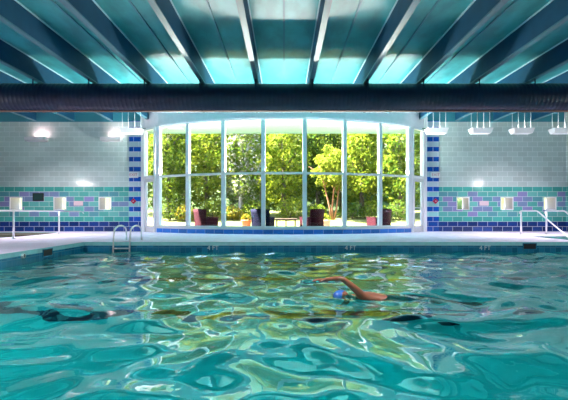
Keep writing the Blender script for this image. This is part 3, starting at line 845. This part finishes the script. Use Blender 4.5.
# recovering arm (far-side shoulder raised): shoulder, elbow high, hand forward-left
wr = chain(3, [((.02, -.13, .035), .068), ((-.04, -.16, .08), .051), ((-.14, -.17, .15), .042), ((-.245, -.17, .215), .036), ((-.33, -.165, .205), .036), ((-.40, -.16, .192), .029), ((-.465, -.155, .18), .026)])
# pulling arm under water
chain(3, [((.02, .15, -.08), .068), ((-.02, .19, -.22), .05), ((-.08, .18, -.34), .043), ((-.14, .15, -.46), .034), ((-.19, .13, -.55), .026), ((-.25, .12, -.63), .02)])
# legs
for s, dz in ((-1, .05), (1, -.05)):
    chain(0, [((.72, s*.09, -.08), .095), ((.92, s*.10, -.10+dz*.5), .078), ((1.12, s*.10, -.11+dz), .056), ((1.32, s*.10, -.12+dz*1.5), .052), ((1.52, s*.10, -.13+dz*2.2), .034), ((1.62, s*.10, -.12+dz*2.2), .03), ((1.74, s*.11, -.09+dz*2.2), .022)])
bme = skin_mesh('body', verts, edges)
bm = bmesh.new(); bm.from_mesh(bme)
def add_mesh(me2, Mx=None):
    if Mx is not None: me2.transform(Mx)
    bm.from_mesh(me2)
# hand of the recovering arm: palm and five fingers
hb = Vector((-.465, -.155, .18)); fd = Vector((-1, .03, -.12)).normalized(); sd = Vector((.03, 1, .02)).normalized(); dn = Vector((0, 0, -1))
palm = skin_mesh('palm', [(tuple(hb+fd*-.02), (.026, .02)), (tuple(hb+fd*.03), (.036, .018)), (tuple(hb+fd*.075), (.040, .015)), (tuple(hb+fd*.085), (.036, .012))], [(0, 1), (1, 2), (2, 3)])
add_mesh(palm)
for k_, (off, ln) in enumerate(((-.031, .062), (-.011, .076), (.011, .080), (.031, .070))):
    r0 = hb+fd*.07+sd*off
    a1 = r0+fd*ln*.45+sd*off*.15; a2 = a1+fd*ln*.32+dn*ln*.10; a3 = a2+fd*ln*.27+dn*ln*.16
    add_mesh(skin_mesh('finger', [(tuple(r0), .0095), (tuple(a1), .0088), (tuple(a2), .008), (tuple(a3), .0065)], [(0, 1), (1, 2), (2, 3)], sub=1))
r0 = hb+fd*.015+sd*-.028
add_mesh(skin_mesh('thumb', [(tuple(r0), .012), (tuple(r0+fd*.03-sd*.022+dn*.01), .0105), (tuple(r0+fd*.058-sd*.030+dn*.018), .0085)], [(0, 1), (1, 2)], sub=1))
# head : ellipsoid with brow, nose, lips, chin and ears, face down and turned to the near side
hc = Vector((-.20, -.01, -.045))
t2 = bmesh.new(); bmesh.ops.create_uvsphere(t2, u_segments=32, v_segments=24, radius=1)
for v in t2.verts:
    p = v.co.copy()   # head local: x forward (face), z up (crown)
    q = Vector((p.x*.092, p.y*.074, p.z*.115))
    if p.z < -.2: q.x += .012*(-p.z-.2)/.8; q.y *= 1-.35*(-p.z-.2)/.8
    if p.x > .6:
        g = lambda yc, zc, sy, sz: math.exp(-((p.y-yc)/sy)**2-((p.z-zc)/sz)**2)
        q.x += .026*g(0, -.16, .14, .16)+.012*g(0, .04, .1, .2)-.010*g(.33, .06, .15, .11)-.010*g(-.33, .06, .15, .11)+.007*g(0, -.5, .24, .06)+.006*g(0, -.62, .22, .05)+.008*g(0, -.86, .3, .12)+.005*g(0, .22, .6, .08)
    for s in (-1, 1):
        e2 = math.exp(-((p.x+.05)/.16)**2-((p.z+.05)/.24)**2)
        if p.y*s > .75: q.y += s*.02*e2
    v.co = q
hm = bpy.data.meshes.new('head'); t2.to_mesh(hm); t2.free()
# crown towards -x, face down and towards the near side
fz = Vector((-.97, 0, .12)).normalized(); fx = Vector((-.15, -.62, -.77)); fx = (fx-fz*fx.dot(fz)).normalized(); fy = fz.cross(fx)
HM = Matrix(((fx.x, fy.x, fz.x, hc.x), (fx.y, fy.y, fz.y, hc.y), (fx.z, fy.z, fz.z, hc.z), (0, 0, 0, 1)))
add_mesh(hm, HM)
me = bpy.data.meshes.new('body'); bm.to_mesh(me); bm.free()
body = bpy.data.objects.new('body', me); COL.objects.link(body)
rm = body.modifiers.new('r', 'REMESH'); rm.mode = 'VOXEL'; rm.voxel_size = .0075; rm.use_smooth_shade = True
sm_ = body.modifiers.new('s', 'SMOOTH'); sm_.iterations = 3; sm_.factor = .4
me = bpy.data.meshes.new_from_object(body.evaluated_get(bpy.context.evaluated_depsgraph_get()))
body.modifiers.clear(); body.data = me; me.materials.clear(); me.materials.append(M['skin'])
me.polygons.foreach_set('use_smooth', [True]*len(me.polygons))
body.parent = S
# swim cap over the crown
t2 = bmesh.new(); bmesh.ops.create_uvsphere(t2, u_segments=32, v_segments=20, radius=1)
bmesh.ops.delete(t2, geom=[v for v in t2.verts if v.co.z < .12-.5*max(0, -v.co.x)], context='VERTS')
for v in t2.verts: v.co = Vector((v.co.x*.098, v.co.y*.081, v.co.z*.121))
cm = bpy.data.meshes.new('swim_cap'); t2.to_mesh(cm); t2.free(); cm.transform(HM); cm.materials.append(M['cap'])
for p in cm.polygons: p.use_smooth = True
c = bpy.data.objects.new('swim_cap', cm); COL.objects.link(c); c.parent = S; c['label'] = 'blue swim cap'
# swim trunks: a shell round hips and thighs
tv = [((.52, 0, -.055), (.15, .118)), ((.64, 0, -.06), (.158, .126)), ((.72, -.09, -.08), .106), ((.92, -.10, -.085), .088), ((.72, .09, -.08), .106), ((.92, .10, -.115), .088)]
tm = skin_mesh('swim_trunks', tv, [(0, 1), (1, 2), (2, 3), (1, 4), (4, 5)], root=1)
tm.materials.clear(); tm.materials.append(M['trunks'])
tr = bpy.data.objects.new('swim_trunks', tm); COL.objects.link(tr); tr.parent = S; tr['label'] = 'dark swim trunks'

# ------------------------------------------------------------------ light
wd = bpy.data.worlds.new('World'); SC.world = wd; wd.use_nodes = True
nt = wd.node_tree; nt.nodes.clear()
sky = nt.nodes.new('ShaderNodeTexSky'); sky.sky_type = 'NISHITA'; sky.sun_disc = False; sky.sun_elevation = math.radians(58); sky.sun_rotation = math.radians(250); sky.air_density = 1.0
bg = nt.nodes.new('ShaderNodeBackground'); bg.inputs[1].default_value = .7
ow = nt.nodes.new('ShaderNodeOutputWorld'); nt.links.new(sky.outputs[0], bg.inputs[0]); nt.links.new(bg.outputs[0], ow.inputs[0])
sl = bpy.data.lights.new('sun', 'SUN'); sl.energy = 46; sl.angle = math.radians(.6); sl.color = (1, .95, .84)
so = bpy.data.objects.new('sun', sl); COL.objects.link(so); so.location = (-20, 10, 30); aim(so, (.60, -.02, -.80))
# unseen fill lights added below the ceiling to brighten the hall
for i, (x, y) in enumerate(((-7.4, 4), (-2.5, 4), (2.5, 4), (7.4, 4), (-9, 13.6), (9, 13.6))):
    area('hall_fill_light', (x, y, 4.7), (0, .2, -1), 1.4, .5, 60, (1, .88, .97), spread=math.radians(110))
# long wall lamps on the side walls (their glints show in the glazed blocks)
for s, side in ((-1, 'left'), (1, 'right')):
    xw = XL if s < 0 else XR
    o = thing('wall_lamp', (xw, 10.2, 2.63), 'long white wall lamp on the %s side wall of the pool hall' % side, 'lamp', 'long side wall lamps', rz=PI/2*s*-1 if s < 0 else PI/2)
    m = MB(); m.box(-.62, .0, -.08, .62, .05, .08, bev=.01); m.build('back_plate', M['white'], o)
    m = MB(); m.tube([(-.58, .09, 0), (.58, .09, 0)], .04, 12); m.build('tube_bulb', M['lamp_glow'], o)
    area('wall_lamp_light', (xw-s*.16, 10.2, 2.63), (-s, .35, .1), 1.1, .12, 18, (1, .95, .97))
# added light strips on the transoms, standing in for strong window daylight
for i in range(7):
    tm_ = (TH[i]+TH[i+1])/2; c = bow(tm_, -.02); 
    l_ = area('transom_daylight_fill', (c[0], c[1], 2.375), (0, 0, 1), 1.25, .05, 85, (.96, 1, .95))
    q_ = Vector((math.sin(tm_)*.12, -math.cos(tm_)*.12, .993))
    l_.rotation_euler = Matrix((Vector((math.cos(tm_), math.sin(tm_), 0)), (-q_).cross(Vector((math.cos(tm_), math.sin(tm_), 0))), -q_)).transposed().to_euler()
# unseen fill lights added under water to brighten the pool floor
for x in (-3.5, 0.5, 4.5, 8.5):
    area('underwater_fill', (x, pool_y0+.03, -.75), (0, 1, -.15), .5, .3, 7.5, (.75, 1, 1))
for y in (3.2, 5.4):
    area('underwater_fill', (pool_x0+.03, y, -.75), (1, 0, -.15), .5, .3, 7.5, (.75, 1, 1))
    area('underwater_fill', (pool_x1-.03, y, -.75), (-1, 0, -.15), .5, .3, 7.5, (.75, 1, 1))

# ------------------------------------------------------------------ camera
cd = bpy.data.cameras.new('Camera'); cd.sensor_width = 36; cd.lens = F/568*36; cd.shift_y = (HOR-200)/568
cd.clip_start = .05; cd.clip_end = 300
co = bpy.data.objects.new('Camera', cd); COL.objects.link(co); co.location = (0, 0, EYE); co.rotation_euler = (PI/2, 0, 0)
SC.camera = co
SC.view_settings.view_transform = 'Standard'; SC.view_settings.look = 'None'; SC.view_settings.gamma = 1; SC.view_settings.use_curve_mapping = False
SC.view_settings.exposure = 1.5
cy = SC.cycles
cy.max_bounces = 14; cy.diffuse_bounces = 6; cy.glossy_bounces = 6; cy.transmission_bounces = 8; cy.transparent_max_bounces = 16
cy.sample_clamp_indirect = 6.0; cy.use_denoising = True
